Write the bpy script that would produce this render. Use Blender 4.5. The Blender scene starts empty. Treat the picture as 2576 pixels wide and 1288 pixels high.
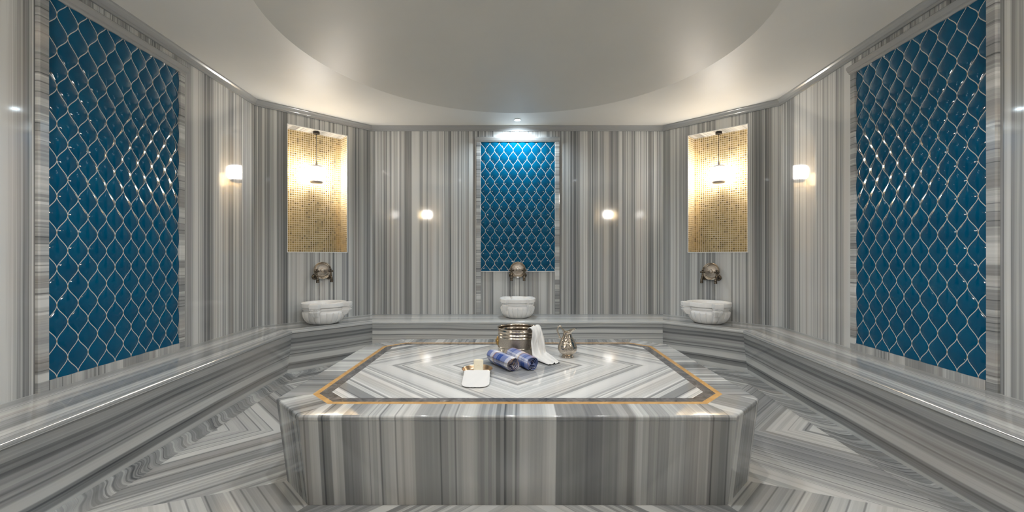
import bpy, bmesh, math, random
import numpy as np
from math import pi, sin, cos, sqrt, atan2, radians
from mathutils import Vector, Matrix

random.seed(7)
SC = bpy.context.scene
COL = SC.collection

# ------------------------------------------------------------------ helpers
class MB:
    def __init__(self):
        self.v = []; self.f = []; self.uv = []; self.m = []
    def vert(self, p):
        self.v.append((float(p[0]), float(p[1]), float(p[2]))); return len(self.v) - 1
    def face(self, pts, uvs=None, mi=0):
        ids = [self.vert(p) for p in pts]
        self.f.append(ids); self.uv.append(uvs or [(0, 0)] * len(ids)); self.m.append(mi)
    def facei(self, ids, uvs=None, mi=0):
        self.f.append(list(ids)); self.uv.append(uvs or [(0, 0)] * len(ids)); self.m.append(mi)
    def grid(self, rows, uvf=None, closed=False, mi=0):
        """rows: list of equal-length point lists; shared verts"""
        n = len(rows[0])
        idx = [[self.vert(p) for p in r] for r in rows]
        for i in range(len(rows) - 1):
            for j in range(n if closed else n - 1):
                k = (j + 1) % n
                ids = [idx[i][j], idx[i][k], idx[i + 1][k], idx[i + 1][j]]
                if uvf:
                    uv = [uvf(i, j), uvf(i, j + 1), uvf(i + 1, j + 1), uvf(i + 1, j)]
                else:
                    uv = None
                self.facei(ids, uv, mi)
        return idx
    def box(self, a, b, uvf=None, mi=0):
        x0, y0, z0 = a; x1, y1, z1 = b
        P = [(x0,y0,z0),(x1,y0,z0),(x1,y1,z0),(x0,y1,z0),(x0,y0,z1),(x1,y0,z1),(x1,y1,z1),(x0,y1,z1)]
        for q in ((0,1,5,4),(1,2,6,5),(2,3,7,6),(3,0,4,7),(4,5,6,7),(3,2,1,0)):
            pts = [P[k] for k in q]
            self.face(pts, [uvf(p) for p in pts] if uvf else None, mi)
    def lathe(self, prof, n=48, c=(0,0,0), rf=None, cap0=False, cap1=False, mi=0):
        """prof: list of (r,z); rf(theta,k,r)->r"""
        rows = []
        for k, (r, z) in enumerate(prof):
            row = []
            for j in range(n):
                t = 2*pi*j/n
                rr = rf(t, k, r) if rf else r
                row.append((c[0]+rr*cos(t), c[1]+rr*sin(t), c[2]+z))
            rows.append(row)
        idx = self.grid(rows, None, True, mi)
        if cap0: self.facei(list(reversed(idx[0])), None, mi)
        if cap1: self.facei(idx[-1], None, mi)
        return idx
    def tube(self, pts, rad, n=12, caps=True, mi=0):
        pts = [Vector(p) for p in pts]
        rad = rad if isinstance(rad, (list, tuple)) else [rad]*len(pts)
        rows = []; up = None
        for i, p in enumerate(pts):
            t = (pts[min(i+1, len(pts)-1)] - pts[max(i-1, 0)]).normalized()
            if up is None:
                up = Vector((0,0,1)) if abs(t.z) < .9 else Vector((0,1,0))
            a = t.cross(up).normalized(); up = a.cross(t).normalized()
            rows.append([p + rad[i]*(cos(2*pi*j/n)*a + sin(2*pi*j/n)*up) for j in range(n)])
        idx = self.grid(rows, None, True, mi)
        if caps:
            self.facei(list(reversed(idx[0])), None, mi); self.facei(idx[-1], None, mi)
    def build(self, name, mat=None, parent=None, smooth=False, loc=(0,0,0), rotz=0, angle=None, fix=True):
        me = bpy.data.meshes.new(name)
        me.from_pydata(self.v, [], self.f)
        ul = me.uv_layers.new(name='UVMap')
        flat = [c for f in self.uv for p in f for c in p]
        ul.data.foreach_set('uv', flat)
        mats = mat if isinstance(mat, (list, tuple)) else [mat]
        for m in mats:
            if m: me.materials.append(m)
        me.polygons.foreach_set('material_index', self.m)
        if fix:
            bm = bmesh.new(); bm.from_mesh(me)
            bmesh.ops.remove_doubles(bm, verts=bm.verts, dist=1e-5)
            bmesh.ops.recalc_face_normals(bm, faces=bm.faces)
            bm.to_mesh(me); bm.free()
        if smooth:
            me.polygons.foreach_set('use_smooth', [True]*len(me.polygons))
            if angle is not None:
                me.set_sharp_from_angle(angle=radians(angle))
        me.update()
        o = bpy.data.objects.new(name, me); COL.objects.link(o)
        o.location = loc; o.rotation_euler = (0, 0, rotz)
        if parent: o.parent = parent
        return o

def thing(name, label, cat, loc=(0,0,0), rotz=0, group=None):
    o = bpy.data.objects.new(name, None); COL.objects.link(o)
    o.empty_display_size = .05
    o.location = loc; o.rotation_euler = (0, 0, rotz)
    o['label'] = label; o['category'] = cat
    if group: o['group'] = group
    return o
def tag(o, label, cat, group=None):
    o['label'] = label; o['category'] = cat
    if group: o['group'] = group
    return o
def struct(o):
    o['kind'] = 'structure'; return o
def copy_tree(o, parent=None):
    c = o.copy(); COL.objects.link(c)
    if parent: c.parent = parent
    for ch in list(o.children): copy_tree(ch, c)
    return c

# ------------------------------------------------------------------ node helpers
class NT:
    def __init__(self, name):
        self.mat = bpy.data.materials.new(name); self.mat.use_nodes = True
        self.nt = self.mat.node_tree
        self.b = next(n for n in self.nt.nodes if n.type == 'BSDF_PRINCIPLED')
    def node(self, t, **kw):
        n = self.nt.nodes.new(t)
        for k, v in kw.items(): setattr(n, k, v)
        return n
    def link(self, a, b): self.nt.links.new(a, b)
    def put(self, sock, v):
        if isinstance(v, bpy.types.NodeSocket): self.link(v, sock)
        else: sock.default_value = v
    def m(self, op, a, b=None, c=None, clamp=False):
        n = self.node('ShaderNodeMath', operation=op, use_clamp=clamp)
        for i, x in enumerate((a, b, c)):
            if x is not None: self.put(n.inputs[i], x)
        return n.outputs[0]
    def comb(self, x, y, z=0.0):
        n = self.node('ShaderNodeCombineXYZ')
        for i, v in enumerate((x, y, z)): self.put(n.inputs[i], v)
        return n.outputs[0]
    def uv(self):
        t = self.node('ShaderNodeUVMap'); t.uv_map = 'UVMap'
        s = self.node('ShaderNodeSeparateXYZ'); self.link(t.outputs[0], s.inputs[0])
        return s.outputs[0], s.outputs[1]
    def objc(self):
        t = self.node('ShaderNodeTexCoord')
        s = self.node('ShaderNodeSeparateXYZ'); self.link(t.outputs['Object'], s.inputs[0])
        return s.outputs[0], s.outputs[1], s.outputs[2], t.outputs['Object']
    def vor1(self, w, feat='SMOOTH_F1', smooth=.35, rnd=1.0):
        n = self.node('ShaderNodeTexVoronoi', voronoi_dimensions='1D', feature=feat)
        self.put(n.inputs['W'], w); n.inputs['Scale'].default_value = 1
        n.inputs['Randomness'].default_value = rnd
        if feat == 'SMOOTH_F1': n.inputs['Smoothness'].default_value = smooth
        if feat == 'DISTANCE_TO_EDGE': return n.outputs['Distance']
        s = self.node('ShaderNodeSeparateColor'); self.link(n.outputs['Color'], s.inputs[0])
        return s.outputs[0], s.outputs[1]
    def noise(self, vec, scale=1, detail=2, rough=.5, dim='3D', dist=0.0):
        n = self.node('ShaderNodeTexNoise', noise_dimensions=dim)
        if dim == '1D': self.put(n.inputs['W'], vec)
        else: self.put(n.inputs['Vector'], vec)
        n.inputs['Scale'].default_value = scale; n.inputs['Detail'].default_value = detail
        n.inputs['Roughness'].default_value = rough; n.inputs['Distortion'].default_value = dist
        return n.outputs[0]
    def ramp(self, fac, stops, interp='LINEAR'):
        n = self.node('ShaderNodeValToRGB'); cr = n.color_ramp; cr.interpolation = interp
        while len(cr.elements) < len(stops): cr.elements.new(.5)
        for e, (p, c) in zip(cr.elements, stops):
            e.position = p; e.color = (*c, 1) if len(c) == 3 else c
        self.put(n.inputs[0], fac)
        return n.outputs[0]
    def mix(self, f, a, b):
        n = self.node('ShaderNodeMix', data_type='RGBA')
        self.put(n.inputs[0], f)
        for s, v in ((n.inputs[6], a), (n.inputs[7], b)):
            if isinstance(v, bpy.types.NodeSocket): self.link(v, s)
            else: s.default_value = (*v, 1) if len(v) == 3 else v
        return n.outputs[2]
    def bump(self, h, strength=.3, dist=.01):
        n = self.node('ShaderNodeBump'); n.inputs['Strength'].default_value = strength
        n.inputs['Distance'].default_value = dist; self.put(n.inputs['Height'], h)
        self.link(n.outputs[0], self.b.inputs['Normal'])
    def set(self, **kw):
        for k, v in kw.items():
            s = self.b.inputs[k]
            if isinstance(v, bpy.types.NodeSocket): self.link(v, s)
            elif isinstance(v, tuple) and len(v) == 3 and s.type == 'RGBA': s.default_value = (*v, 1)
            else: s.default_value = v
        return self

def simple(name, col, rough=.5, metal=0.0, **kw):
    t = NT(name); t.set(**{'Base Color': col, 'Roughness': rough, 'Metallic': metal}); t.set(**kw)
    return t

def marble(name, f=1.0, dark=(.098,.103,.107), mid=(.315,.323,.321), light=(.588,.60,.588), rough=.07,
           warp=.02, lines=.45, wave=0.0, bias=0.0, gain=1.0, sm=.3, fine_amt=1.0):
    """striped Marmara marble; UV.x in metres across the stripes, UV.y along"""
    t = NT(name); u, v = t.uv()
    nz = t.noise(t.comb(t.m('MULTIPLY', u, 2.2*f), t.m('MULTIPLY', v, .55), 0.0), 1, 2, dim='2D')
    uu = t.m('ADD', u, t.m('MULTIPLY', t.m('SUBTRACT', nz, .5), warp))
    if wave:
        n2 = t.noise(t.comb(t.m('MULTIPLY', u, 5.0), t.m('MULTIPLY', v, 9.0), 3.0), 1, 1, dim='2D')
        uu = t.m('ADD', uu, t.m('MULTIPLY', t.m('SUBTRACT', n2, .5), wave))
        sc = t.m('SINE', t.m('MULTIPLY', v, 26.0))
        uu = t.m('ADD', uu, t.m('MULTIPLY', sc, .028))
    A, A2 = t.vor1(t.m('MULTIPLY', uu, 9*f), smooth=sm)
    B, B2 = t.vor1(t.m('MULTIPLY', uu, 31*f), smooth=sm)
    Cn, C2 = t.vor1(t.m('MULTIPLY', uu, 95*f), smooth=sm)
    Dn = t.noise(t.comb(t.m('MULTIPLY', uu, 160*f), t.m('MULTIPLY', v, 1.3), 0.0), 1, 2, dim='2D')
    val = t.m('MULTIPLY', A, .40)
    val = t.m('ADD', val, t.m('MULTIPLY', B, .36))
    # fine lines only inside some of the bands
    fine = t.m('MULTIPLY', t.m('SUBTRACT', Cn, .5), t.m('MULTIPLY', A2, .55*fine_amt))
    val = t.m('ADD', val, fine)
    val = t.m('ADD', val, t.m('MULTIPLY', t.m('SUBTRACT', Dn, .5), .22*fine_amt))
    val = t.m('ADD', val, .13 + bias)
    val = t.m('ADD', t.m('MULTIPLY', t.m('SUBTRACT', val, .5), gain), .5)
    e = t.vor1(t.m('MULTIPLY', uu, 24*f), 'DISTANCE_TO_EDGE')
    gate, _ = t.vor1(t.m('ADD', t.m('MULTIPLY', uu, 11*f), 7.3))
    ln = t.m('MULTIPLY', t.m('SUBTRACT', 1.0, t.m('MULTIPLY', e, 12.0), clamp=True), t.m('GREATER_THAN', gate, .5))
    val = t.m('SUBTRACT', val, t.m('MULTIPLY', ln, lines), clamp=True)
    col = t.ramp(val, [(0, dark), (.28, tuple(.5*(a+b) for a, b in zip(dark, mid))), (.55, mid), (.9, light), (1, light)])
    tn = t.noise(t.comb(t.m('MULTIPLY', uu, 6.5*f), t.m('MULTIPLY', v, .4), 9.0), 1, 1, dim='2D')
    col2 = t.mix(t.m('MULTIPLY', t.m('SUBTRACT', tn, .55, clamp=True), 1.5, clamp=True), col, (.50, .455, .41))
    col3 = t.mix(t.m('MULTIPLY', t.m('SUBTRACT', .42, tn, clamp=True), 1.3, clamp=True), col2, (.265, .265, .295))
    t.set(**{'Base Color': col3, 'Roughness': rough, 'Specular IOR Level': .5})
    return t.mat

M = {}
M['wall'] = marble('striped_marble_wall', 1.15, rough=.06, warp=.010, bias=.16, gain=1.35, sm=.12, lines=.75)
M['slab'] = marble('striped_marble_slab', .56, rough=.09, warp=.02, sm=.2, bias=.05, gain=1.4, fine_amt=.6)
M['top'] = marble('striped_marble_chevron', .85, rough=.055, warp=.012, bias=.22, gain=1.25, lines=.38, light=(.70,.705,.69), sm=.15, fine_amt=.8)
M['bench'] = marble('striped_marble_bench', .44, rough=.08, warp=.06, gain=1.9, bias=.07, fine_amt=.7, sm=.45)
M['seat'] = marble('striped_marble_seat', 1.0, rough=.07, warp=.03, bias=.17, gain=.95)  # bench marble made lighter for the seat: light on the top put into colour
M['floor'] = marble('striped_marble_floor', .54, rough=.12, warp=.02, bias=.13, sm=.15, gain=1.3, fine_amt=.7)
M['edge'] = marble('wavy_marble_border', .8, rough=.12, warp=.05, wave=.045, bias=.05)
M['frame'] = marble('striped_marble_frame', .75, rough=.08, bias=.14, gain=.85)
M['plain'] = marble('grey_marble_cornice', .3, rough=.15, bias=.13, gain=.25, lines=.0)

# basin marble: white
t = NT('white_marble'); x, y, z, ob = t.objc()
t.set(**{'Base Color': t.ramp(t.noise(ob, 7, 4, .6), [(.3, (.78,.77,.75)), (.6, (.84,.835,.82)), (.8, (.79,.785,.77))]),
         'Roughness': .32}); M['white'] = t.mat
# dark inlay marble
t = NT('dark_inlay_marble'); x, y, z, ob = t.objc()
n = t.noise(ob, 14, 6, .65, dist=1.2)
t.set(**{'Base Color': t.ramp(n, [(.3, (.055,.055,.06)), (.52, (.13,.125,.125)), (.66, (.22,.20,.19)), (.75, (.45,.43,.42))]),
         'Roughness': .1}); M['dark'] = t.mat
t = NT('gold_onyx_inlay'); x, y, z, ob = t.objc()
t.set(**{'Base Color': t.ramp(t.noise(ob, 22, 3), [(.3, (.47,.25,.075)), (.7, (.62,.37,.13))]), 'Roughness': .14}); M['gold'] = t.mat
# plaster
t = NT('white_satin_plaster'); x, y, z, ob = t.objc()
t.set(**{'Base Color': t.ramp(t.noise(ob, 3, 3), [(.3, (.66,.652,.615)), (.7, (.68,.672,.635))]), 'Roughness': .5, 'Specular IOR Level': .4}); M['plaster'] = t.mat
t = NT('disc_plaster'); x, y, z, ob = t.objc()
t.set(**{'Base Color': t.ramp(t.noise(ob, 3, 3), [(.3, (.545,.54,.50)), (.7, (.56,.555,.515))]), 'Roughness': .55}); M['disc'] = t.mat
M['corridor'] = simple('corridor_paint', (.55,.53,.5), .7).mat

# blue ogee tiles (pattern in the field's own plane: x across, z up)
def tile_mat(name, TW, TP):
  t = NT(name); x, y, z, ob = t.objc()
  psi = t.m('MULTIPLY', z, 2*pi/TP)
  cz = t.m('MULTIPLY', t.m('COSINE', psi), TW/4); sl = t.m('MULTIPLY', t.m('SINE', psi), TW/4*2*pi/TP)
  def wrapd(e):  # distance of e to nearest multiple of TW
      q = t.m('DIVIDE', e, TW)
      return t.m('MULTIPLY', t.m('ABSOLUTE', t.m('SUBTRACT', q, t.m('ROUND', q))), TW)
  dA = wrapd(t.m('SUBTRACT', t.m('SUBTRACT', x, TW/4), cz)); dB = wrapd(t.m('ADD', t.m('SUBTRACT', x, 3*TW/4), cz))
  d = t.m('DIVIDE', t.m('MINIMUM', dA, dB), t.m('SQRT', t.m('ADD', 1.0, t.m('MULTIPLY', sl, sl))))
  grout = t.m('SUBTRACT', 1.0, t.m('DIVIDE', t.m('SUBTRACT', d, .0019), .0009), clamp=True)
  # little terracotta dots where four tiles meet
  def zd(off):
      q = t.m('DIVIDE', t.m('SUBTRACT', z, off), TP)
      return t.m('MULTIPLY', t.m('ABSOLUTE', t.m('SUBTRACT', q, t.m('ROUND', q))), TP)
  n1 = t.m('MULTIPLY', t.m('LESS_THAN', zd(0.0), .006), t.m('LESS_THAN', wrapd(t.m('SUBTRACT', x, TW/2)), .0032))
  n2 = t.m('MULTIPLY', t.m('LESS_THAN', zd(TP/2), .006), t.m('LESS_THAN', wrapd(x), .0032))
  dot = t.m('MAXIMUM', n1, n2)
  blue = t.ramp(t.noise(ob, 5, 2), [(.3, (.0,.066,.142)), (.7, (.0,.084,.170))])
  gcol = t.mix(dot, (.56,.56,.52), (.42,.31,.18))
  t.set(**{'Base Color': t.mix(t.m('MAXIMUM', grout, dot), blue, gcol),
           'Roughness': t.m('ADD', .045, t.m('MULTIPLY', grout, .2)), 'Specular IOR Level': .28})
  return t.mat

TILE = {'top': (.123, .214), 'side': (.131, .2165)}
M['blue_top'] = tile_mat('blue_glazed_tile_centre', *TILE['top'])
M['blue_side'] = tile_mat('blue_glazed_tile_side', *TILE['side'])

# gold glass mosaic, UV in metres
t = NT('gold_glass_mosaic'); u, v = t.uv(); PI_ = .0262
qu = t.m('DIVIDE', u, PI_); qv = t.m('DIVIDE', v, PI_)
fu = t.m('ABSOLUTE', t.m('SUBTRACT', t.m('FRACT', qu), .5)); fv = t.m('ABSOLUTE', t.m('SUBTRACT', t.m('FRACT', qv), .5))
gm = t.m('GREATER_THAN', t.m('MAXIMUM', fu, fv), .405)
wn = t.node('ShaderNodeTexWhiteNoise', noise_dimensions='2D')
t.link(t.comb(t.m('FLOOR', qu), t.m('FLOOR', qv)), wn.inputs['Vector'])
tc = t.ramp(wn.outputs[0], [(0, (.20,.14,.05)), (.04, (.30,.21,.08)), (.25, (.45,.32,.12)), (.7, (.55,.395,.15)), (1, (.63,.47,.21))])
t.set(**{'Base Color': t.mix(gm, tc, (.66,.585,.47)), 'Roughness': t.m('ADD', .13, t.m('MULTIPLY', gm, .4)),
         'Metallic': t.m('MULTIPLY', t.m('SUBTRACT', 1.0, gm), .45)})
t.bump(t.m('SUBTRACT', 1.0, gm), .25, .002); M['mosaic'] = t.mat

# metals
t = NT('warm_nickel'); x, y, z, ob = t.objc()
t.set(**{'Base Color': (.60,.535,.455), 'Metallic': 1.0, 'Roughness': .17}); M['nickel'] = t.mat
t = NT('engraved_nickel'); x, y, z, ob = t.objc()
vn = t.node('ShaderNodeTexVoronoi', feature='DISTANCE_TO_EDGE'); t.link(ob, vn.inputs['Vector']); vn.inputs['Scale'].default_value = 105
vm = t.m('MULTIPLY', vn.outputs[0], 3.0, clamp=True)
t.set(**{'Base Color': t.ramp(vm, [(0, (.36,.31,.26)), (.25, (.60,.54,.47))]), 'Metallic': 1.0, 'Roughness': .34})
t.bump(vm, .25, .002); M['engraved'] = t.mat
t = NT('hammered_nickel'); x, y, z, ob = t.objc()
vn = t.node('ShaderNodeTexVoronoi', feature='SMOOTH_F1'); t.link(ob, vn.inputs['Vector']); vn.inputs['Scale'].default_value = 75
t.set(**{'Base Color': t.ramp(t.noise(ob, 60, 3), [(.3, (.46,.395,.32)), (.65, (.62,.55,.47))]), 'Metallic': 1.0, 'Roughness': .16})
t.bump(vn.outputs[0], .45, .006); M['hammered'] = t.mat
M['bronze'] = simple('aged_bronze', (.115,.095,.072), .32, 1.0).mat
M['brass'] = simple('antique_brass', (.46,.30,.11), .34, 1.0).mat
M['copper'] = simple('tinned_copper_inside', (.62,.44,.28), .28, 1.0).mat
M['black'] = simple('dark_metal', (.035,.03,.028), .4, .5).mat
M['greycap'] = simple('grey_lamp_band', (.42,.39,.38), .45, .2).mat
M['cloth'] = simple('white_cotton', (.86,.85,.82), .9).mat
t = NT('white_terry'); x, y, z, ob = t.objc()
t.set(**{'Base Color': (.68,.68,.67), 'Roughness': .95}); t.bump(t.noise(ob, 700, 2), .35, .002); M['terry'] = t.mat
t = NT('white_gauze'); x, y, z, ob = t.objc()
t.set(**{'Base Color': (.70,.695,.675), 'Roughness': .95}); t.bump(t.noise(ob, 500, 2), .25, .002); M['gauze'] = t.mat
M['soap'] = simple('cream_soap', (.86,.79,.62), .45, **{'Subsurface Weight': .15, 'Subsurface Radius': (.01,.008,.005), 'Subsurface Scale': .5}).mat
# lamp glass and spot lens
t = NT('lit_opal_glass'); t.set(**{'Base Color': (.9,.9,.88), 'Roughness': .2, 'Emission Color': (1.0,.953,.90), 'Emission Strength': 70.0}); M['lamp'] = t.mat
t = NT('lit_spot_lens'); t.set(**{'Base Color': (.9,.9,.9), 'Roughness': .3, 'Emission Color': (.75,.90,1.0), 'Emission Strength': 120.0}); M['lens'] = t.mat
t = NT('lit_fill_lens'); t.set(**{'Base Color': (.9,.9,.9), 'Roughness': .3, 'Emission Color': (.9,.96,1.0), 'Emission Strength': 25.0}); M['lens2'] = t.mat  # lens glow for the added fill lights in the disc
M['ring'] = simple('white_spot_ring', (.8,.8,.8), .3).mat

# plaid peshtemal cloth, UV metres (x around roll, y along roll)
t = NT('blue_plaid_cotton'); u, v = t.uv()
DEN, DEEP, WHT, ORG, DRK, PNK = (.22,.26,.44), (.012,.055,.26), (.80,.80,.80), (.90,.62,.25), (.06,.035,.07), (.62,.38,.33)
def band(coord, per, off, stops):
    f = t.m('FRACT', t.m('ADD', t.m('DIVIDE', coord, per), off)); return t.ramp(f, stops, 'CONSTANT')
warpS = [(0, DEN), (.16, WHT), (.19, DEN), (.20, WHT), (.235, DEN), (.245, WHT), (.28, DEN), (.29, WHT), (.33, ORG), (.345, DRK), (.36, ORG), (.375, DRK), (.39, PNK), (.405, DRK), (.43, DEN), (.62, DEEP), (.70, DEN), (.72, DEEP), (.86, DEN)]
weftS = [(0, DEEP), (.20, DEN), (.34, DRK), (.355, PNK), (.38, DRK), (.395, ORG), (.415, DRK), (.43, PNK), (.455, DRK), (.47, DEN), (.64, WHT), (.70, DEN), (.715, WHT), (.76, DEN), (.80, DEEP)]
t.set(**{'Base Color': t.mix(.4, band(v, .20, .05, warpS), band(u, .21, .1, weftS)), 'Roughness': .9})
t.bump(t.noise(t.comb(t.m('MULTIPLY', u, 900.0), t.m('MULTIPLY', v, 900.0)), 1, 1), .2, .001); M['plaid'] = t.mat

# ------------------------------------------------------------------ room plan (metres, camera stands at x=0,y=0 looking +y)
ZC = 2.95; CY = 2.975
WALL = [(-1.70,.345), (-2.67,1.32), (-2.90,4.64), (-1.94,5.61), (1.94,5.61), (2.90,4.64), (2.67,1.32), (1.70,.345)]   # clockwise seen from above
TH = .26

def local_frame(A, B):
    d = Vector((B[0]-A[0], B[1]-A[1])); return d.length, atan2(d.y, d.x)
def on_wall(A, B, s):
    L, r = local_frame(A, B); return (A[0] + cos(r)*s, A[1] + sin(r)*s, 0), r

def wall(name, A, B, holes=(), useed=0, seam=.62):
    L, r = local_frame(A, B); rnd = random.Random(useed)
    n = max(1, round(L/seam)); xs = sorted(set([round(L*i/n, 4) for i in range(n+1)] + [h[k] for h in holes for k in (0, 1)]))
    zs = sorted(set([0, ZC] + [h[k] for h in holes for k in (2, 3)]))
    b = MB()
    def off(x): return random.Random(useed*100 + int(x/(L/n) + 1e-6)).uniform(0, 40)
    for i in range(len(xs)-1):
        o = off(.5*(xs[i]+xs[i+1]))
        for j in range(len(zs)-1):
            xm, zm = .5*(xs[i]+xs[i+1]), .5*(zs[j]+zs[j+1])
            if any(h[0] < xm < h[1] and h[2] < zm < h[3] for h in holes): continue
            q = [(xs[i],0,zs[j]), (xs[i+1],0,zs[j]), (xs[i+1],0,zs[j+1]), (xs[i],0,zs[j+1])]
            b.face(q, [(p[0]+o, p[2]) for p in q])
            q = [(p[0], TH, p[2]) for p in reversed(q)]
            b.face(q, [(p[0]+o, p[2]) for p in q])
    for h in holes:
        x0, x1, z0, z1 = h
        for q in ([(x0,0,z0),(x0,TH,z0),(x0,TH,z1),(x0,0,z1)], [(x1,TH,z0),(x1,0,z0),(x1,0,z1),(x1,TH,z1)],
                  [(x0,0,z1),(x0,TH,z1),(x1,TH,z1),(x1,0,z1)], [(x0,TH,z0),(x0,0,z0),(x1,0,z0),(x1,TH,z0)]):
            b.face(q, [(p[0]+useed*3, p[1]) for p in q])
    for q in ([(0,0,0),(0,0,ZC),(0,TH,ZC),(0,TH,0)], [(L,0,0),(L,TH,0),(L,TH,ZC),(L,0,ZC)], [(0,0,ZC),(L,0,ZC),(L,TH,ZC),(0,TH,ZC)]):
        b.face(q, [(p[0], p[1]) for p in q])
    return struct(b.build(name, M['wall'], loc=(A[0], A[1], 0), rotz=r, fix=False))

NZ0, NZ1, NW = 1.275, 2.752, .694
def niche_hole(A, B):
    L, r = local_frame(A, B); return (L/2-NW/2, L/2+NW/2, NZ0, NZ1)
wall('wall_front_left', WALL[0], WALL[1], [niche_hole(WALL[0], WALL[1])], 1)
wall('wall_left', WALL[1], WALL[2], (), 2)
wall('wall_back_left', WALL[2], WALL[3], [niche_hole(WALL[2], WALL[3])], 3)
wall('wall_back', WALL[3], WALL[4], (), 4)
wall('wall_back_right', WALL[4], WALL[5], [niche_hole(WALL[4], WALL[5])], 5)
wall('wall_right', WALL[5], WALL[6], (), 6)
wall('wall_front_right', WALL[6], WALL[7], [niche_hole(WALL[6], WALL[7])], 7)
wall('wall_front', WALL[7], WALL[0], [(1.15, 2.25, 0, 2.25)], 8)

# entrance corridor behind the doorway the camera stands in
b = MB()
for q in ([(-.55,.09,0),(-.55,-1.6,0),(-.55,-1.6,2.4),(-.55,.09,2.4)], [(.55,-1.6,0),(.55,.09,0),(.55,.09,2.4),(.55,-1.6,2.4)],
          [(-.55,-1.6,0),(.55,-1.6,0),(.55,-1.6,2.4),(-.55,-1.6,2.4)], [(-.55,.09,2.25),(-.55,-1.6,2.25),(.55,-1.6,2.25),(.55,.09,2.25)]):
    b.face(q)
struct(b.build('wall_corridor', M['corridor'], fix=False))

# floor -----------------------------------------------------------
def octo(hx, hy, ch, z, cy=CY):
    P = [(-hx+ch,-hy),(hx-ch,-hy),(hx,-hy+ch),(hx,hy-ch),(hx-ch,hy),(-hx+ch,hy),(-hx,hy-ch),(-hx,-hy+ch)]
    return [(x, y+cy, z) for x, y in P]
SX, SY, SCH, SZ = 1.312, .935, .25, .46
KCH = math.tan(pi/8)
def soct(d, z):  # slab octagon inset by d
    return octo(SX-d, SY-d, SCH - d*(2 - sqrt(2)), z)
def sgn(a): return -1 if a < 0 else 1
fl = MB()
inner = soct(.052, 0); outs = []
c8, s8 = cos(pi/8), sin(pi/8)
for p in inner:
    x, y = p[0], p[1]-CY
    if abs(y) > SY-.06: dx, dy = s8*sgn(x), c8*sgn(y)      # corner on front/back edge
    else: dx, dy = c8*sgn(x), s8*sgn(y)
    outs.append((x+dx*3.2, y+dy*3.2+CY, 0))
R2 = sqrt(.5)
def fuv(p, cham, o=0):
    ax, ay = abs(p[0]), abs(p[1]-CY)
    return ((ax+ay)*R2 + 3.3, (ax-ay)*R2) if cham else ((ax-ay)*R2 + 20+o, (ax+ay)*R2)
for i in range(8):
    j = (i+1) % 8; q = [inner[i], inner[j], outs[j], outs[i]]
    cham = i % 2 == 1
    if cham: fl.face(q, [fuv(p, True) for p in q])
    else:
        mid = lambda a, c: tuple(.5*(m+n) for m, n in zip(a, c))
        m0, m1 = mid(inner[i], inner[j]), mid(outs[i], outs[j])
        for q in ([inner[i], m0, m1, outs[i]], [m0, inner[j], outs[j], m1]):
            fl.face(q, [fuv(p, False, 7*i) for p in q])
fl.face(inner, [(p[0], p[1]) for p in inner])
struct(fl.build('floor', M['floor'], fix=True))

# polyline offset -------------------------------------------------
def offset_poly(P, d):
    """offset open polyline to its right side (room side) by d"""
    out = []
    n = len(P)
    def nrm(a, c):
        v = Vector((c[0]-a[0], c[1]-a[1])).normalized(); return Vector((v.y, -v.x))
    for i in range(n):
        if i == 0: o = nrm(P[0], P[1])*d
        elif i == n-1: o = nrm(P[-2], P[-1])*d
        else:
            a, c = nrm(P[i-1], P[i]), nrm(P[i], P[i+1]); bs = (a+c).normalized(); o = bs*(d/bs.dot(a))
        out.append((P[i][0]+o.x, P[i][1]+o.y))
    return out
EDGE = [(-.95,.36), (-2.145,1.56), (-2.345,4.385), (-1.72,4.995), (1.72,4.995), (2.345,4.385), (2.145,1.56), (.95,.36)]

# bench -----------------------------------------------------------
BZ = .45
bench = thing('marble_bench', 'long grey striped marble bench running along the walls below the tile panels', 'bench', (0, CY, 0))
def rel(p): return (p[0], p[1]-CY, p[2])
def seg_cum(P):
    c = [0]
    for a, d in zip(P, P[1:]): c.append(c[-1] + sqrt((a[0]-d[0])**2 + (a[1]-d[1])**2))
    return c
def loft(b, base, prof, uoff=0, per_seg=None):
    """prof list of (d inset toward wall (+) , z); u along the profile, v along the run"""
    rings = []
    for d, z in prof: rings.append([(x, y, z) for x, y in offset_poly(base, -d)])
    cu = [uoff]
    for k in range(1, len(prof)): cu.append(cu[-1] + sqrt((prof[k][0]-prof[k-1][0])**2 + (prof[k][1]-prof[k-1][1])**2))
    cv = seg_cum(base)
    for i in range(len(base)-1):
        so = per_seg[i] if per_seg else 0
        for k in range(len(prof)-1):
            q = [rings[k][i], rings[k][i+1], rings[k+1][i+1], rings[k+1][i]]
            b.face([rel(p) for p in q], [(cu[k]+so, cv[i]), (cu[k]+so, cv[i+1]), (cu[k+1]+so, cv[i+1]), (cu[k+1]+so, cv[i])])
SEGO = [11, .0, .013, 28.62, .02, .006, 17]
arc = [(.016 - .016*sin(a), BZ - .016 + .016*cos(a)) for a in [radians(15*k) for k in range(7)]]
st = MB()
inn = offset_poly(EDGE, -.016)
W8 = WALL
for i in range(7):
    e0, e1 = inn[i], inn[i+1]; w0, w1 = W8[i], W8[i+1]
    dirv = Vector((e1[0]-e0[0], e1[1]-e0[1])).normalized(); nv = Vector((-dirv.y, dirv.x))
    q = [e0, e1, w1, w0]
    uv = [((Vector(p)-Vector(e0)).dot(nv)+SEGO[i]*1.7+5, (Vector(p)-Vector(e0)).dot(dirv)+i*2.3) for p in q]
    st.face([rel((*p, BZ)) for p in q], uv)
prof = arc + [(.0, BZ-.026), (.006, BZ-.032), (.012, BZ-.033)]
loft(st, EDGE, prof, 5.0-.0, [s*1.7 for s in SEGO])
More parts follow.
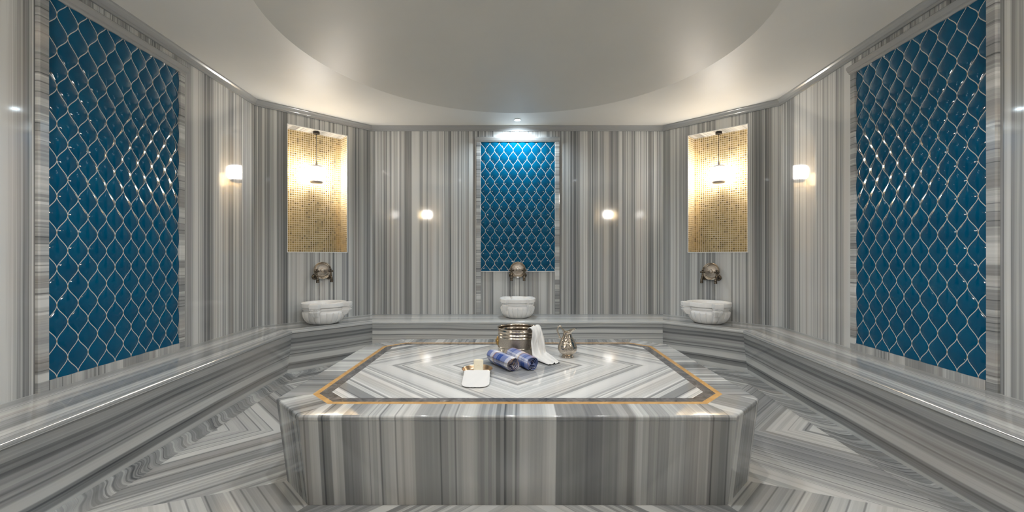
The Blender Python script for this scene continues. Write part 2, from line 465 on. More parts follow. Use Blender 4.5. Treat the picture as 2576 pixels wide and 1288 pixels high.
st.build('seat', M['seat'], bench, smooth=True, angle=35)
fr = MB()
prof = [(.010, BZ-.033), (.013, .36), (.020, .29), (.031, .21), (.045, .12), (.066, 0)]
loft(fr, EDGE, prof, 1.0, SEGO)
fr.build('front_facing', M['bench'], bench, smooth=True, angle=30)

# wavy border strip on the floor along the bench
FOOT = offset_poly(EDGE, -.066); FIN = offset_poly(FOOT, .165)
bd = MB(); cv = seg_cum(FOOT)
for i in range(7):
    q = [(*FOOT[i],.0006), (*FOOT[i+1],.0006), (*FIN[i+1],.0006), (*FIN[i],.0006)]
    d0 = Vector((FOOT[i+1][0]-FOOT[i][0], FOOT[i+1][1]-FOOT[i][1])).normalized()
    uv = []
    for p in q:
        r_ = Vector((p[0]-FOOT[i][0], p[1]-FOOT[i][1]))
        al = r_.dot(d0); ac = r_.dot(Vector((d0.y, -d0.x)))
        uv.append((al + .75*ac + i*3, ac + 5*i))
    bd.face(q, uv)
struct(bd.build('trim_1', M['edge'], fix=False))

# cornice ----------------------------------------------------------
cr = MB(); closed = WALL + [WALL[0]]
def closed_offset(P, d):
    n = len(P); out = []
    for i in range(n):
        a, c, e = Vector(P[i-1]), Vector(P[i]), Vector(P[(i+1) % n])
        u1, u2 = (c-a).normalized(), (e-c).normalized()
        n1, n2 = Vector((u1.y, -u1.x)), Vector((u2.y, -u2.x)); bs = (n1+n2).normalized()
        o = bs*(d/bs.dot(n1)); out.append((c.x+o.x, c.y+o.y))
    return out
cp = [(0, ZC-.066), (.014, ZC-.066), (.016, ZC-.05), (.022, ZC-.046), (.032, ZC-.025), (.043, ZC-.014), (.046, ZC-.012), (.046, ZC)]
rings = [[(x, y, z) for x, y in closed_offset(WALL, d)] for d, z in cp]
for i in range(8):
    j = (i+1) % 8
    for k in range(len(cp)-1):
        q = [rings[k][i], rings[k][j], rings[k+1][j], rings[k+1][i]]
        L = (Vector(WALL[j])-Vector(WALL[i])).length
        cr.face(q, [(k*.01+i*2, 0), (k*.01+i*2, L), (k*.01+.01+i*2, L), (k*.01+.01+i*2, 0)])
struct(cr.build('trim_2', M['plain'], fix=False))

# ceiling ----------------------------------------------------------
b = MB(); co = closed_offset(WALL, -.24)
b.face([(x, y, ZC) for x, y in reversed(co)]); b.face([(x, y, ZC+.1) for x, y in co])
struct(b.build('ceiling', M['plaster'], fix=False))
b = MB()
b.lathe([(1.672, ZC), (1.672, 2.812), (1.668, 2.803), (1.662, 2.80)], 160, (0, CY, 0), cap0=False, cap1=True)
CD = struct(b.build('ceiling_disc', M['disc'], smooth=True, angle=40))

# ------------------------------------------------------------------ central heated slab
sl = thing('navel_stone_slab', 'big octagonal striped marble slab in the middle with gold and dark inlay', 'platform', (0, CY, 0))
def edge_uv(poly, i):
    """u along edge i of octagon measured from room axes, so top and face match"""
    a, c = Vector(poly[i][:2]), Vector(poly[(i+1) % 8][:2]); d = (c-a).normalized(); nn = Vector((d.y, -d.x))
    mid = Vector((0, CY)); o = [0, 4.1, 9.2, 13.7, 18.3, 23.1, 28.4, 33.3][i]
    return lambda p, k=0: ((Vector(p[:2])-mid).dot(d) + o + 2, k)
def ringloft(b, rings, mi=0):
    cu = 0
    for k in range(len(rings)-1):
        for i in range(8):
            j = (i+1) % 8; f = edge_uv(rings[k], i)
            q = [rings[k][i], rings[k][j], rings[k+1][j], rings[k+1][i]]
            st = (Vector(rings[k+1][i])-Vector(rings[k][i])).length
            b.face([rel(p) for p in q], [f(q[0], cu), f(q[1], cu), f(q[2], cu+st), f(q[3], cu+st)], mi)
        cu += st
G0, G1, G2 = .165, .197, .257
b = MB()
arcs = [soct(.012 - .012*sin(a), SZ - .012 + .012*cos(a)) for a in [radians(15*k) for k in range(7)]]
ringloft(b, [soct(G0, SZ)] + arcs + [soct(0, SZ-.022), soct(.004, SZ-.0235)])
b.build('top_border', M['slab'], sl, smooth=True, angle=35)
b = MB(); ringloft(b, [soct(.003, SZ-.0235), soct(.003, SZ-.03), soct(.05, 0)])
b.build('base', M['slab'], sl)
for nm, a0, a1, mt in (('gold_inlay', G0, G1, 'gold'), ('dark_inlay', G1, G2, 'dark')):
    b = MB(); ringloft(b, [soct(a1, SZ), soct(a0, SZ)]); o = b.build(nm, M[mt], sl)
    o['label'] = 'honey gold stone inlay band' if nm[0] == 'g' else 'dark grey marble inlay band'
# field: four quadrants, diamond chevrons
P = soct(G2, SZ); b = MB()
hx, hy = SX-G2, SY-G2
quads = {(1,-1): [(0,CY-hy), P[1][:2], P[2][:2], (hx,CY), (0,CY)], (1,1): [(hx,CY), P[3][:2], P[4][:2], (0,CY+hy), (0,CY)],
         (-1,1): [(0,CY+hy), P[5][:2], P[6][:2], (-hx,CY), (0,CY)], (-1,-1): [(-hx,CY), P[7][:2], P[0][:2], (0,CY-hy), (0,CY)]}
for kq, q in quads.items():
    b.face([rel((*p, SZ)) for p in q], [((abs(p[0])+abs(p[1]-CY))*R2+1.37, (abs(p[0])-abs(p[1]-CY))*R2) for p in q])
b.build('chevron_field', M['top'], sl, fix=False)

# ------------------------------------------------------------------ blue tile panels
def tile_field(W, H, ox, oz, parent, ax, az, kind='side'):
    TW, TP = TILE[kind]
    """ox,oz: lower-left corner of the field in pattern coordinates; ax,az: pattern origin in the panel's frame"""
    nx, nz = int(W/.0041)+1, int(H/.0043)+1
    X = np.linspace(ox, ox+W, nx); Z = np.linspace(oz, oz+H, nz)
    XX, ZZ = np.meshgrid(X, Z)
    c = TW/4*np.cos(2*pi*ZZ/TP)
    xm = np.mod(XX, TW)
    in1 = (xm > TW/4+c) & (xm < 3*TW/4-c)
    half = np.where(in1, TW/4-c, TW/4+c)
    cx = np.where(in1, TW/2, np.where(xm > TW/2, TW, 0))
    uu = np.clip(np.abs(xm-cx)/np.maximum(half-.0015, .0005), 0, 1)
    g = np.clip(half/(TW/2), 0, 1)
    h = .001 + .0085*(1-uu**2)*g**.9
    Y = -(.004 + h)
    co = np.stack([XX, Y, ZZ], -1).reshape(-1, 3)
    i = (np.arange(nz-1)[:, None]*nx + np.arange(nx-1)[None, :]).reshape(-1)
    fa = np.stack([i, i+1, i+nx+1, i+nx], -1)
    me = bpy.data.meshes.new('tile_field'); me.from_pydata(co.tolist(), [], fa.tolist())
    me.polygons.foreach_set('use_smooth', [True]*len(me.polygons)); me.materials.append(M['blue_'+kind]); me.update()
    o = bpy.data.objects.new('tile_field', me); COL.objects.link(o); o.parent = parent; o.location = (ax, 0, az)
    return o
FW = .062
def panel(label, A, B, s, W, z0, z1, anchor):
    p, r = on_wall(A, B, s)
    pt = thing('tile_panel', label, 'tile panel', (p[0], p[1], BZ), r, 'blue tile wall panels')
    H = z1-z0
    if anchor == 'top':   tile_field(W, H, TILE['top'][0]/2, -H, pt, -W/2-TILE['top'][0]/2, z1-BZ, 'top')
    elif anchor == 'right': tile_field(W, H, -W, 0, pt, W/2, z0-BZ)
    else:                 tile_field(W, H, 0, 0, pt, -W/2, z0-BZ)
    lo, hi = z0-BZ, z1-BZ
    for sg in (-1, 1):
        b = MB(); xa, xb = sorted((sg*W/2, sg*(W/2+FW)))
        bv = .007
        # frame board with a small bevel on both edges; veins run across it
        prof = [(xa, 0), (xa, -.016), (xa+bv, -.022), (xb-bv, -.022), (xb, -.014), (xb, 0)]
        for k in range(len(prof)-1):
            (x0, y0), (x1, y1) = prof[k], prof[k+1]
            q = [(x0, y0, 0), (x1, y1, 0), (x1, y1, hi), (x0, y0, hi)]
            b.face(q, [(pp[2]+sg*4+s, pp[0]) for pp in q])
        b.face([(x, y, hi) for x, y in prof]); b.face([(x, y, 0) for x, y in reversed(prof)])
        b.build('frame_side', M['frame'], pt, fix=False)
    # moulded top rail
    b = MB(); xa, xb = -W/2-FW-.004, W/2+FW+.004
    prof = [(hi, 0), (hi, -.020), (hi+.008, -.030), (hi+.016, -.030), (hi+.020, -.038), (hi+.045, -.050), (hi+.056, -.050), (hi+.062, -.044), (hi+.062, 0)]
    for k in range(len(prof)-1):
        (z0_, y0), (z1_, y1) = prof[k], prof[k+1]
        q = [(xa, y0, z0_), (xb, y0, z0_), (xb, y1, z1_), (xa, y1, z1_)]
        b.face(q, [(pp[2]*.5+s, pp[0]) for pp in q])
    b.face([(xa, y, z) for z, y in prof]); b.face([(xb, y, z) for z, y in reversed(prof)])
    b.build('top_moulding', M['plain'], pt, fix=True)
    if lo > .03:
        b = MB(); hh = lo
        low = 0 if lo < .2 else lo-.006
        yb = -.020 if lo < .2 else -.018
        b.box((-W/2, yb, low), (W/2, 0, hh), lambda pp: (pp[0]+s, pp[2]))
        b.build('bottom_strip', M['frame'] if low == 0 else M['white'], pt, fix=False)
    return pt
# distances along the side walls to the panel centre
Lw = local_frame(WALL[1], WALL[2])[0]
panel('tall blue ogee-tile panel in the left side wall', WALL[1], WALL[2], Lw*.5 - .005, 1.037, .507, 2.757, 'right')
panel('tall blue ogee-tile panel in the right side wall', WALL[5], WALL[6], Lw*.5 + .005, 1.037, .507, 2.757, 'left')
panel('smaller spotlit blue ogee-tile panel centred on the back wall above the tap', WALL[3], WALL[4], 1.94+.003, .984, 1.024, 2.736, 'top')

# ------------------------------------------------------------------ niches with pendants
ND = .185
def niche(label, A, B, group):
    L, r = local_frame(A, B); p, _ = on_wall(A, B, L/2)
    nt = thing('wall_niche', label, 'niche', (p[0], p[1], NZ0), r, group)
    w, h = NW/2, NZ1-NZ0
    def mq(name, q, uvf, mt):
        b = MB(); b.face(q, [uvf(pp) for pp in q]); return b.build(name, M[mt], nt, fix=False)
    mq('mosaic_back', [(-w,ND,0),(w,ND,0),(w,ND,h),(-w,ND,h)], lambda q: (q[0]+w, q[2]), 'mosaic')
    for sg in (-1, 1):
        q = [(sg*(w-.001),0,0),(sg*(w-.001),ND,0),(sg*(w-.001),ND,h),(sg*(w-.001),0,h)]
        mq('mosaic_side', q if sg > 0 else q[::-1], lambda q: (q[1]+.004, q[2]), 'mosaic')
    mq('soffit', [(-w,0,h-.001),(w,0,h-.001),(w,ND,h-.001),(-w,ND,h-.001)], lambda q: (q[0]+3, q[1]), 'frame')
    mq('sill', [(-w,ND,.001),(w,ND,.001),(w,0,.001),(-w,0,.001)], lambda q: (q[0]+6, q[1]), 'frame')
    b = MB(); e = .007
    for q0, q1 in (((-w-e,-.006,-e),(-w+.001,.003,h+e)), ((w-.001,-.006,-e),(w+e,.003,h+e)), ((-w,-.006,h-.001),(w,.003,h+e)), ((-w,-.006,-e),(w,.003,.001))):
        b.box(q0, q1, lambda pp: (pp[0]*.2+pp[2]*.1+8, pp[2]))
    b.build('trim_bead', M['white'], nt, fix=False)
    return nt
def pendant():
    t = thing('pendant_lamp', '', 'lamp')
    # origin: ceiling of the niche; everything hangs below
    b = MB(); b.lathe([(.0, 0), (.037, 0), (.038, -.004), (.038, -.026), (.035, -.030), (.006, -.031), (.006, -.04), (0, -.04)], 32); b.build('canopy', M['black'], t, smooth=True, angle=35)
    b = MB(); b.tube([(0,0,-.035), (0,0,-.37)], .0032, 8); b.build('cable', M['black'], t, smooth=True, angle=40)
    b = MB(); b.lathe([(0,-.355),(.007,-.356),(.009,-.375),(.014,-.405),(.02,-.418)], 20)
    b.lathe([(.02,-.418),(.066,-.420),(.071,-.425),(.074,-.438),(.070,-.442)], 40); b.build('cap', M['greycap'], t, smooth=True, angle=40)
    pr = [(.068,-.438),(.082,-.443),(.094,-.456),(.1005,-.478),(.102,-.505),(.1005,-.535),(.096,-.56),(.085,-.583),(.070,-.597),(.062,-.600)]
    b = MB(); b.lathe(pr, 48); b.build('shade', M['lamp'], t, smooth=True)
    b = MB(); b.lathe([(.072,-.596),(.076,-.603),(.075,-.618),(.070,-.628),(.062,-.632),(.0,-.633)], 40); b.build('bottom_band', M['greycap'], t, smooth=True, angle=40)
    return t
ptype = pendant()
NIC = [(WALL[2], WALL[3], 'tall gold mosaic niche in the back left angled wall', 'barrel lamp hanging in the gold niche on the left', 'niche'),
       (WALL[4], WALL[5], 'tall gold mosaic niche in the back right angled wall', 'barrel lamp hanging in the gold niche on the right', 'niche'),
       (WALL[0], WALL[1], 'gold mosaic niche beside the entrance at left, seen only reflected', 'barrel lamp beside the entrance at left, seen only as a reflection', 'niche'),
       (WALL[6], WALL[7], 'gold mosaic niche beside the entrance at right, seen only reflected', 'barrel lamp beside the entrance at right, seen only as a reflection', 'niche')]
for k, (A, B, nl, pl, _) in enumerate(NIC):
    niche(nl, A, B, 'gold mosaic niches')
    L, r = local_frame(A, B); p, _ = on_wall(A, B, L/2)
    o = ptype if k == 0 else copy_tree(ptype)
    o.location = (p[0] - sin(r)*.072, p[1] + cos(r)*.072, NZ1-.001); o.rotation_euler = (0, 0, r)
    o['label'] = pl; o['group'] = 'niche lamps'

# ceiling spot above the centre panel
sp = thing('ceiling_spotlight', 'small round recessed spotlight glowing in the ceiling above the centre tile panel', 'spotlight', (0, 5.33, ZC))
b = MB(); b.lathe([(.046, .0), (.046, -.006), (.040, -.008), (.030, -.004)], 40); b.build('ring', M['ring'], sp, smooth=True, angle=30)
b = MB(); b.lathe([(.031, -.0035), (.0, -.0035)], 32); b.build('lens', M['lens'], sp)
ld = bpy.data.lights.new('spot_beam', 'SPOT'); ld.energy = 48; ld.spot_size = radians(150); ld.spot_blend = .7; ld.color = (.80, .92, 1.0); ld.shadow_soft_size = .02
lo = bpy.data.objects.new('spot_beam', ld); COL.objects.link(lo); lo.parent = sp; lo.location = (0, 0, -.012); lo.rotation_euler = (radians(16), 0, 0)

# ------------------------------------------------------------------ basins
def basin(label, loc, rotz, k, tb, ext):
    t = thing('marble_basin', label, 'basin', loc, rotz, 'carved marble basins')
    TAB = [pi/4 + i*pi/2 for i in range(4)] if k == 1.0 else [5*pi/4, 7*pi/4]   # the side basins keep only the two tabs away from the wall
    NF = 20
    def ad(a, c): return abs((a-c+pi) % (2*pi) - pi)
    # fluted bowl
    b = MB()
    prof = [(0,0), (.128,0), (.152,.008), (.178,.028), (.199,.055), (.211,.085), (.217,.112), (.218,.130), (.214,.138), (.203,.143), (.200,.152), (.202,.160), (.210,.166), (.211,.176), (.207,.180), (.207,.197)]
    fl_ = [0,.2,.7,1,1,1,1,.9,.5,0,0,0,0,0,0,0]
    def rf(th, i, r):
        g = abs(sin(NF*th/2))**.45
        return r*k*(1 - .055*fl_[i]*(1-g))
    b.lathe(prof, NF*16, (0,0,0), rf); b.build('bowl', M['white'], t, smooth=True, angle=50)
    # rim slab with four tabs and the hollow inside
    b = MB()
    def rr(th, i, r):
        bump = 0
        if i < 6:
            for a in TAB:
                q = ad(th, a); bump = max(bump, 1 - min(1, max(0, (q-.16)/.07)))
        return k*(r + tb*bump*(1 if i < 6 else 0))
    prof = [(.200,.194), (.222,.1965), (.226,.199), (.228,.238), (.226,.243), (.221,.245), (.180,.245), (.174,.241), (.166,.215), (.150,.16), (.12,.10), (.07,.06), (.0,.05)]
    b.lathe(prof, 240, (0,0,0), rr); b.build('rim', M['white'], t, smooth=True, angle=40)
    # four hanging lugs under the tabs
    for a in TAB:
        b = MB(); ca, sa = cos(a), sin(a)
        secs = [(.198,.195,.238+ext*.95,.044), (.182,.195,.236+ext*.9,.043), (.178,.195,.230+ext*.8,.040), (.168,.195,.230+ext*.78,.039), (.165,.195,.237+ext*.9,.042), (.154,.195,.236+ext*.88,.042), (.116,.193,.224+ext*.6,.031), (.102,.190,.220+ext*.45,.026)]
        rows = []
        for z, r0, r1, hw in secs:
            r0 = r0*k; r1 = r1*k
            loc_ = [(r0,-hw),(r1-.004,-hw),(r1,-hw*.4),(r1-.004,0),(r1,hw*.4),(r1-.004,hw),(r0,hw)]
            rows.append([(x*ca-y*sa, x*sa+y*ca, z) for x, y in loc_])
        idx = b.grid(rows); b.facei(idx[-1]); b.build('lug', M['white'], t, smooth=False)
    return t
basin('smaller white fluted marble basin centred on the back bench', (0.0, 5.345, BZ), 0, 1.0, .026, .002)
basin('white fluted marble basin on the bench under the left gold niche', (-2.24, 4.878, BZ), radians(49), 1.06, .062, .058)
basin('white fluted marble basin on the bench under the right gold niche', (2.225, 4.905, BZ), radians(-49), 1.06, .062, .058)

# ------------------------------------------------------------------ tap sets
def taps(label, loc, rotz):
    t = thing('wall_taps', label, 'taps', loc, rotz, 'pairs of taps with round plates')
    # round engraved plate facing -y
    def ylathe(b, prof, n=48, c=(0,0,0)):
        rows = [[(c[0]+r*cos(2*pi*j/n), c[1]-y, c[2]+r*sin(2*pi*j/n)) for j in range(n)] for r, y in prof]
        b.grid(rows, None, True)
    b = MB(); ylathe(b, [(.0,0),(.094,0),(.102,.016),(.1055,.034),(.103,.038),(.099,.036),(.092,.020),(.080,.012)], 64)
    b.build('plate_rim', M['nickel'], t, smooth=True, angle=40)
    b = MB(); ylathe(b, [(.081,.012),(.074,.017),(.066,.016),(.04,.019),(.024,.022),(.022,.028),(.014,.036),(.0,.038)], 64)
    b.build('engraved_plate', M['engraved'], t, smooth=True, angle=40)
    for sg in (-1, 1):
        x = sg*.082
        tp = bpy.data.objects.new('tap', None); COL.objects.link(tp); tp.parent = t; tp.location = (x, 0, -.075); tp.empty_display_size = .03
        b = MB(); ylathe(b, [(.0,0),(.034,0),(.036,.007),(.030,.014),(.018,.018),(.013,.03),(.0,.03)], 32); b.build('rosette', M['bronze'], tp, smooth=True, angle=40)
        b = MB(); b.tube([(0,-.015,0),(0,-.05,0),(0,-.07,.002)], [.011,.012,.012], 14)
        b.lathe([(.0,-.022),(.013,-.020),(.016,-.008),(.017,.006),(.014,.022),(.010,.030),(.012,.036),(.008,.044),(.006,.052),(.0,.053)], 24, (0,-.07,0))
        b.build('valve_body', M['bronze'], tp, smooth=True, angle=45)
        b = MB(); b.tube([(0,-.072,-.006),(0,-.088,-.010),(0,-.098,-.022),(0,-.100,-.04)], [.012,.014,.015,.015], 14)
        b.lathe([(.014,-.036),(.018,-.038),(.018,-.046),(.016,-.048),(.0185,-.052),(.0185,-.068),(.012,-.068)], 24, (0,-.10,0)); b.build('spout', M['bronze'], tp, smooth=True, angle=45)
        b = MB()
        for a in range(4):
            ang = a*pi/2
            c = (.021*cos(ang), -.070, .066+.021*sin(ang))
            pr = [(.0,-.009),(.009,-.007),(.0125,0),(.009,.007),(.0,.009)]
            rows = [[(c[0]+r*cos(2*pi*j/14), c[1]+yy, c[2]+r*sin(2*pi*j/14)) for j in range(14)] for r, yy in pr]
            b.grid(rows, None, True)
        pr = [(.0,-.014),(.010,-.011),(.0135,0),(.010,.011),(.0,.014)]
        rows = [[(r*cos(2*pi*j/14), -.070+yy, .066+r*sin(2*pi*j/14)) for j in range(14)] for r, yy in pr]
        b.grid(rows, None, True); b.build('handle', M['bronze'], tp, smooth=True, angle=60)
    return t
pB = (0.0, 5.61-.0, 1.045)
taps('tap pair with round engraved plate on the back wall, below the spotlit tile panel', (0.003, 5.61-.024, 1.045), 0)
taps('tap pair with round engraved plate under the left gold niche', (-2.393, 5.147, 1.05), radians(45))
taps('tap pair with round engraved plate under the right gold niche', (2.378, 5.162, 1.037), radians(-45))

# ------------------------------------------------------------------ things on the slab
def smoothprof(p, n=6):
    out = []
    for i in range(len(p)-1):
        p0, p1, p2, p3 = p[max(i-1,0)], p[i], p[i+1], p[min(i+2,len(p)-1)]
        for k in range(n):
            s = k/n
            out.append(tuple(.5*((2*b_) + (-a_+c_)*s + (2*a_-5*b_+4*c_-d_)*s*s + (-a_+3*b_-3*c_+d_)*s**3) for a_, b_, c_, d_ in zip(p0,p1,p2,p3)))
    out.append(p[-1]); return out

bk = thing('metal_bucket', 'round ribbed nickel bucket on the slab with a white cloth over its rim', 'bucket', (0, 3.365, SZ))
b = MB(); b.lathe([(0,.004),(.148,.004),(.150,0),(.153,.004),(.154,.046)], 72)
b.lathe([(.154,.046),(.158,.050),(.159,.054),(.158,.058),(.154,.061)], 72)
b.build('lower_body', M['nickel'], bk, smooth=True, angle=50)
b = MB(); b.lathe([(.154,.060),(.1545,.09),(.154,.128)], 96); b.build('engraved_band', M['engraved'], bk, smooth=True)
b = MB(); b.lathe([(.154,.127),(.158,.130),(.159,.133),(.158,.137),(.153,.140),(.151,.143),(.153,.147),(.157,.151),(.158,.155),(.156,.159),(.151,.163),(.150,.167),(.154,.171),(.159,.177),(.161,.184),(.159,.190),(.155,.194),(.156,.198),(.161,.201),(.163,.204),(.161,.207),(.156,.206),(.153,.202),(.152,.19),(.155,.183),(.150,.172),(.148,.165),(.152,.155),(.148,.145),(.150,.13),(.149,.012),(0,.010)], 96)
b.build('rim', M['nickel'], bk, smooth=True, angle=70)
# gold rosette mount on the left side
b = MB(); rows = []
for r, xo in [(.0,.016),(.010,.014),(.013,.009),(.020,.012),(.030,.010),(.034,.003),(.030,-.006)]:
    rows.append([(-.154-xo, (r*(1+.12*cos(10*2*pi*j/60)))*cos(2*pi*j/60), .096+(r*(1+.12*cos(10*2*pi*j/60)))*sin(2*pi*j/60)) for j in range(60)])
b.grid(rows, None, True); o = b.build('handle_mount', M['brass'], bk, smooth=True); o['label'] = 'gold rosette mount'
for sg in (1,):
    rows = []
    b = MB()
    for j in range(33):
        a = 2*pi*j/32; rows.append((-.172, .020*cos(a), .090+.024*sin(a)))
    b.tube(rows, .0028, 8, caps=False); b.build('ring_pull', M['brass'], bk, smooth=True)

# white cloth draped over the bucket rim
rowsL = [(.050,3.262,.585),(.068,3.244,.640),(.082,3.222,.678),(.106,3.196,.666),(.108,3.178,.625),(.096,3.168,.577),(.104,3.146,.51),(.125,3.100,.476),(.170,3.030,.467),(.216,2.965,.466)]
rowsR = [(.110,3.335,.595),(.138,3.318,.660),(.160,3.292,.694),(.186,3.283,.672),(.205,3.276,.615),(.220,3.268,.549),(.229,3.262,.495),(.243,3.225,.477),(.285,3.120,.468),(.306,3.030,.466)]
rl, rr_ = smoothprof(rowsL, 7), smoothprof(rowsR, 7)
b = MB(); rows = []; NTc = 30; nr = len(rl)
for i, (a, c) in enumerate(zip(rl, rr_)):
    A_, C_ = Vector(a), Vector(c); s = i/(nr-1); row = []
    tan = (Vector(rl[min(i+1,nr-1)])-Vector(rl[max(i-1,0)])).normalized(); across = (C_-A_).normalized(); nn = across.cross(tan).normalized()
    if nn.y > 0 and s < .75: nn = -nn
    if s >= .75 and nn.z < 0: nn = -nn
    amp = .004 + .011*min(1, max(0, (s-.2)/.2))*(1-.45*max(0, (s-.75)/.25))
    for j in range(NTc+1):
        q = j/NTc
        w = .8*amp*(sin(2*pi*(2.6*q + .18*sin(5*s)) + 1.1) + .5*sin(2*pi*(6.1*q) + 7*s) + .3*sin(23*s+9*q))
        p = A_.lerp(C_, q) + nn*w
        if s > .97: p = p + Vector((.005, -.006, 0))*(.5+.35*sin(2*pi*7*q))
        p.z = max(p.z, SZ+.0035 + .002*(1+sin(31*q+17*s)))
        rad = Vector((p.x, p.y-3.365))
        if p.z < SZ+.208 and s > .3 and rad.length < .171:
            rad = rad.normalized()*.171; p.x, p.y = rad.x, rad.y+3.365
        row.append(p)
    rows.append(row)
o0 = rows[0][0].copy()
b.grid(rows); cl = b.build('draped_cloth', M['gauze'], smooth=True)
tag(cl, 'crumpled white cotton cloth hanging from the bucket rim onto the slab', 'cloth')
md = cl.modifiers.new('thick', 'SOLIDIFY'); md.thickness = .0025; md.offset = 0
md = cl.modifiers.new('sub', 'SUBSURF'); md.levels = md.render_levels = 1

# pitcher
pj = thing('metal_pitcher', 'hammered nickel pitcher with curled handle standing right of the bucket', 'pitcher', (.380, 3.213, SZ))
prof = smoothprof([(.046,0),(.046,.004),(.044,.010),(.038,.015),(.042,.022),(.057,.034),(.069,.050),(.0735,.066),(.071,.085),(.063,.107),(.052,.130),(.041,.150),(.0335,.168),(.0315,.180),(.033,.190)], 4)
b = MB(); b.lathe([(0,.002)] + prof, 72); b.build('body', M['hammered'], pj, smooth=True, angle=60)
b = MB(); rows = []; n = 72
for k in range(9):
    s = k/8; row = []
    for j in range(n):
        th = 2*pi*j/n; cx = cos(th)
        sp_ = max(0, cx)**5; bk_ = max(0, -cx)**2
        r = .033 + s*(.012 + .030*sp_ + .007*bk_) ; z = .189 + s*(.006 + .026*abs(cx)**1.6 + .004*bk_)
        wy = 1 - .25*s*sp_
        row.append((r*cos(th), r*sin(th)*wy, z))
    rows.append(row)
for k in range(8, -1, -1):
    rows.append([(x*.955, y*.955, z + (.0 if k == 8 else -.0)) for x, y, z in rows[k]])
b.grid(rows, None, True); b.build('spout_lip', M['nickel'], pj, smooth=True, angle=60)
b = MB(); hp = smoothprof([(-.040,0,.216),(-.050,0,.232),(-.060,0,.236),(-.072,0,.225),(-.0765,0,.205),(-.071,0,.182),(-.062,0,.162),(-.055,0,.150),(-.046,0,.142)], 6)
b.tube(hp, [.0048 + .0015*sin(pi*i/(len(hp)-1)) for i in range(len(hp))], 12)
b.lathe([(0,-.007),(.006,-.005),(.007,0),(.006,.005),(0,.007)], 14, (-.060,0,.149)); b.build('handle', M['nickel'], pj, smooth=True)

# soap bowl
BX, BY = -.264, 2.765
bw = thing('metal_bowl', 'shallow nickel bowl holding the soap at the front of the slab', 'bowl', (BX, BY, SZ))
b = MB(); b.lathe([(0,.0),(.070,.0),(.082,.004),(.091,.014),(.096,.028),(.1005,.034),(.102,.0355),(.1015,.037),(.099,.036)], 64); b.build('bowl_outside', M['nickel'], bw, smooth=True, angle=60)
b = MB(); b.lathe([(.099,.036),(.094,.030),(.087,.015),(.078,.006),(.066,.003),(0,.003)], 64); o = b.build('bowl_inside', M['copper'], bw, smooth=True, angle=60); o['label'] = 'copper coloured inside'
# soap bar standing in the bowl
b = MB()
bmx = bmesh.new(); bmesh.ops.create_cube(bmx, size=1); bmesh.ops.scale(bmx, vec=(.061,.026,.098), verts=bmx.verts)
bmesh.ops.bevel(bmx, geom=bmx.edges[:], offset=.004, segments=3, affect='EDGES')
me = bpy.data.meshes.new('soap_bar'); bmx.to_mesh(me); bmx.free(); me.materials.append(M['soap']); me.polygons.foreach_set('use_smooth', [True]*len(me.polygons)); me.set_sharp_from_angle(angle=radians(40))
so = bpy.data.objects.new('soap_bar', me); COL.objects.link(so); so.location = (-.2525, 2.722, SZ+.0545); so.rotation_euler = (radians(-7), 0, 0)
tag(so, 'cream soap bar standing upright in the nickel bowl', 'soap')
b = MB(); b.tube([(.021*cos(2*pi*j/48), -.0131, -.012+.030*sin(2*pi*j/48)) for j in range(49)], .0009, 6, caps=False)
b.build('oval_stamp', M['soap'], so, smooth=True)
# white washing mitt leaning from the bowl rim to the slab
b = MB(); rows = []; top = []; NU, NV = 28, 30
path = smoothprof([(2.700, .4905), (2.683, .5015), (2.664, .5045), (2.640, .4975), (2.590, .482), (2.530, .4715), (2.463, .4655)], 12)
cumL = [0]
for p, q in zip(path, path[1:]): cumL.append(cumL[-1] + sqrt((p[0]-q[0])**2+(p[1]-q[1])**2))
tot = cumL[-1]
for side in (1, -1):
    rows = []
    for i, (yy, zz) in enumerate(path):
        s = cumL[i]/tot; dleft = tot - cumL[i]
        R = .058; hw = .0805 + .003*s
        if dleft < R: hw = hw - R + sqrt(max(0, R*R-(R-dleft)**2))
        xc = -.2535 + .007*(s-.5)
        row = []
        for j in range(NU+1):
            q = -1+2*j/NU
            th = .0045*(1-abs(q)**6)*(1-max(0, 1-dleft/.01)) + .0004
            nz = Vector((0, .25, 1)).normalized()*th*side
            row.append((xc + q*hw, yy - .0, zz + nz.z + .0006*sin(9*q+14*s)))
        rows.append(row)
    b.grid(rows)
mt = b.build('washing_mitt', M['terry'], smooth=True, angle=80)
tag(mt, 'plain white washing mitt leaning on the front of the nickel bowl', 'mitt')
# rolled edge trim of the mitt opening
b = MB(); b.tube([(-.2535-.0035+.081*(-1+2*j/40), 2.700+.002*sin(j*2.1), .4915+.0018*sin(j*1.7)) for j in range(41)], [.0035+.0012*sin(j*2.9) for j in range(41)], 8)
hm = b.build('hem', M['terry'], mt, smooth=True)

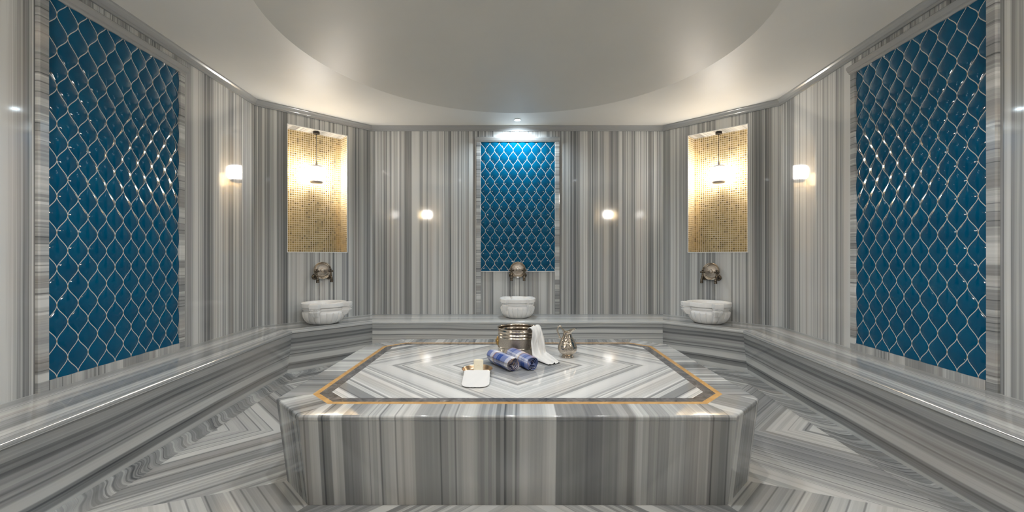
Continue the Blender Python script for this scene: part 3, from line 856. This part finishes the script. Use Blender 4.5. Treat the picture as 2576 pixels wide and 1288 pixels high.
# plaid rolled towels
def towel(label, p0, p1, R, seed, spin, vo):
    rnd = random.Random(seed)
    p0, p1 = Vector(p0), Vector(p1); ax = (p1-p0); L = ax.length; ang = atan2(ax.y, ax.x)
    b = MB(); turns = 4.3; ns = 150; nl = 26; r0 = .007
    rows = []; cum = 0; arcl = []
    pr = None
    for i in range(ns+1):
        ph = i/ns*turns*2*pi; r = r0 + (R-r0)*(i/ns)**.85
        lump = 1 + .035*sin(3*ph+seed) + .03*sin(5*ph+1.3*seed)
        sq = 1.0
        y, z = r*lump*cos(ph+spin), r*lump*sin(ph+spin)*.94
        if pr: cum += sqrt((y-pr[0])**2+(z-pr[1])**2)
        pr = (y, z); arcl.append(cum)
        e0 = .006*sin(2.3*ph+seed)+.005*sin(.9*ph); e1 = .007*sin(1.9*ph+seed*2)+.006*sin(3.1*ph)
        e0 += .016*(1-i/ns); e1 += .018*(1-i/ns)
        row = []
        for j in range(nl+1):
            s = j/nl; x = -L/2+e0 + s*(L-e0-e1)
            k = 1 + .02*sin(9*s+2*ph)*(i/ns) - .10*(abs(2*s-1)**8)*(i/ns)
            row.append((x, y*k, z*k))
        rows.append(row)
    b.grid(rows, lambda i, j: (arcl[min(i, ns)], min(j, nl)/nl*L + vo))
    zmin = min(p[2] for r_ in rows for p in r_)
    mid = (p0+p1)/2
    o = b.build('rolled_towel', M['plaid'], smooth=True, loc=(mid.x, mid.y, SZ - zmin + .0022), rotz=ang)
    md = o.modifiers.new('thick', 'SOLIDIFY'); md.thickness = .003; md.offset = 0
    tag(o, label, 'towel', 'rolled plaid towels'); return o
towel('blue plaid rolled towel nearest the soap bowl, with a white frayed end', (-.185,3.055,0), (-.028,2.805,0), .052, 2, 1.0, .165)
towel('blue plaid rolled towel nearest the draped cloth, with a dark blue end', (-.045,3.135,0), (.103,2.835,0), .052, 5, 2.2, .06)

# ------------------------------------------------------------------ lights
def light(name, kind, loc, energy, color=(1,1,1), rot=(0,0,0), **kw):
    l = bpy.data.lights.new(name, kind); l.energy = energy; l.color = color
    for k, v in kw.items(): setattr(l, k, v)
    o = bpy.data.objects.new(name, l); COL.objects.link(o); o.location = loc; o.rotation_euler = rot; return o
light('corridor_fill_light', 'AREA', (0, -.7, 2.2), 6, (1,.97,.93), (0,0,0), size=.5)  # unseen fill light, added behind the camera to brighten the room
for k, (sx, sy) in enumerate([(0,2.28),(-.7,1.8),(.7,1.8),(-1.2,2.42),(1.2,2.42)]):   # added fill lights with invented fixtures, out of view in the disc's near half
    b = MB(); b.lathe([(.046, .0), (.046, -.006), (.040, -.008), (.030, -.004)], 40, (sx, sy, 2.80)); b.build('fill_light_ring', M['ring'], CD, smooth=True, angle=30)
    b = MB(); b.lathe([(.031, -.0035), (.0, -.0035)], 32, (sx, sy, 2.80)); b.build('fill_light_lens', M['lens2'], CD)
    light('fill_light_beam', 'SPOT', (sx, sy, 2.785), 29, (.97,.985,1.0), spot_size=radians(150), spot_blend=.5, shadow_soft_size=.03)

w = bpy.data.worlds.new('world'); SC.world = w; w.use_nodes = True
w.node_tree.nodes['Background'].inputs[0].default_value = (0,0,0,1)

# ------------------------------------------------------------------ camera
F = 1060.0; CX, CYP = 1302.0, 641.0
cam = bpy.data.cameras.new('camera'); co_ = bpy.data.objects.new('camera', cam); COL.objects.link(co_)
cam.sensor_fit = 'HORIZONTAL'; cam.sensor_width = 36; cam.lens = 36*F/2576
cam.shift_x = -(CX-1288)/2576; cam.shift_y = -(644-CYP)/2576
cam.clip_start = .02; cam.clip_end = 50
co_.location = (0, 0, 1.24); co_.rotation_euler = (pi/2, 0, 0)
SC.camera = co_

SC.view_settings.view_transform = 'Standard'; SC.view_settings.look = 'None'
SC.view_settings.gamma = 1; SC.view_settings.use_curve_mapping = False
SC.view_settings.exposure = 0.55
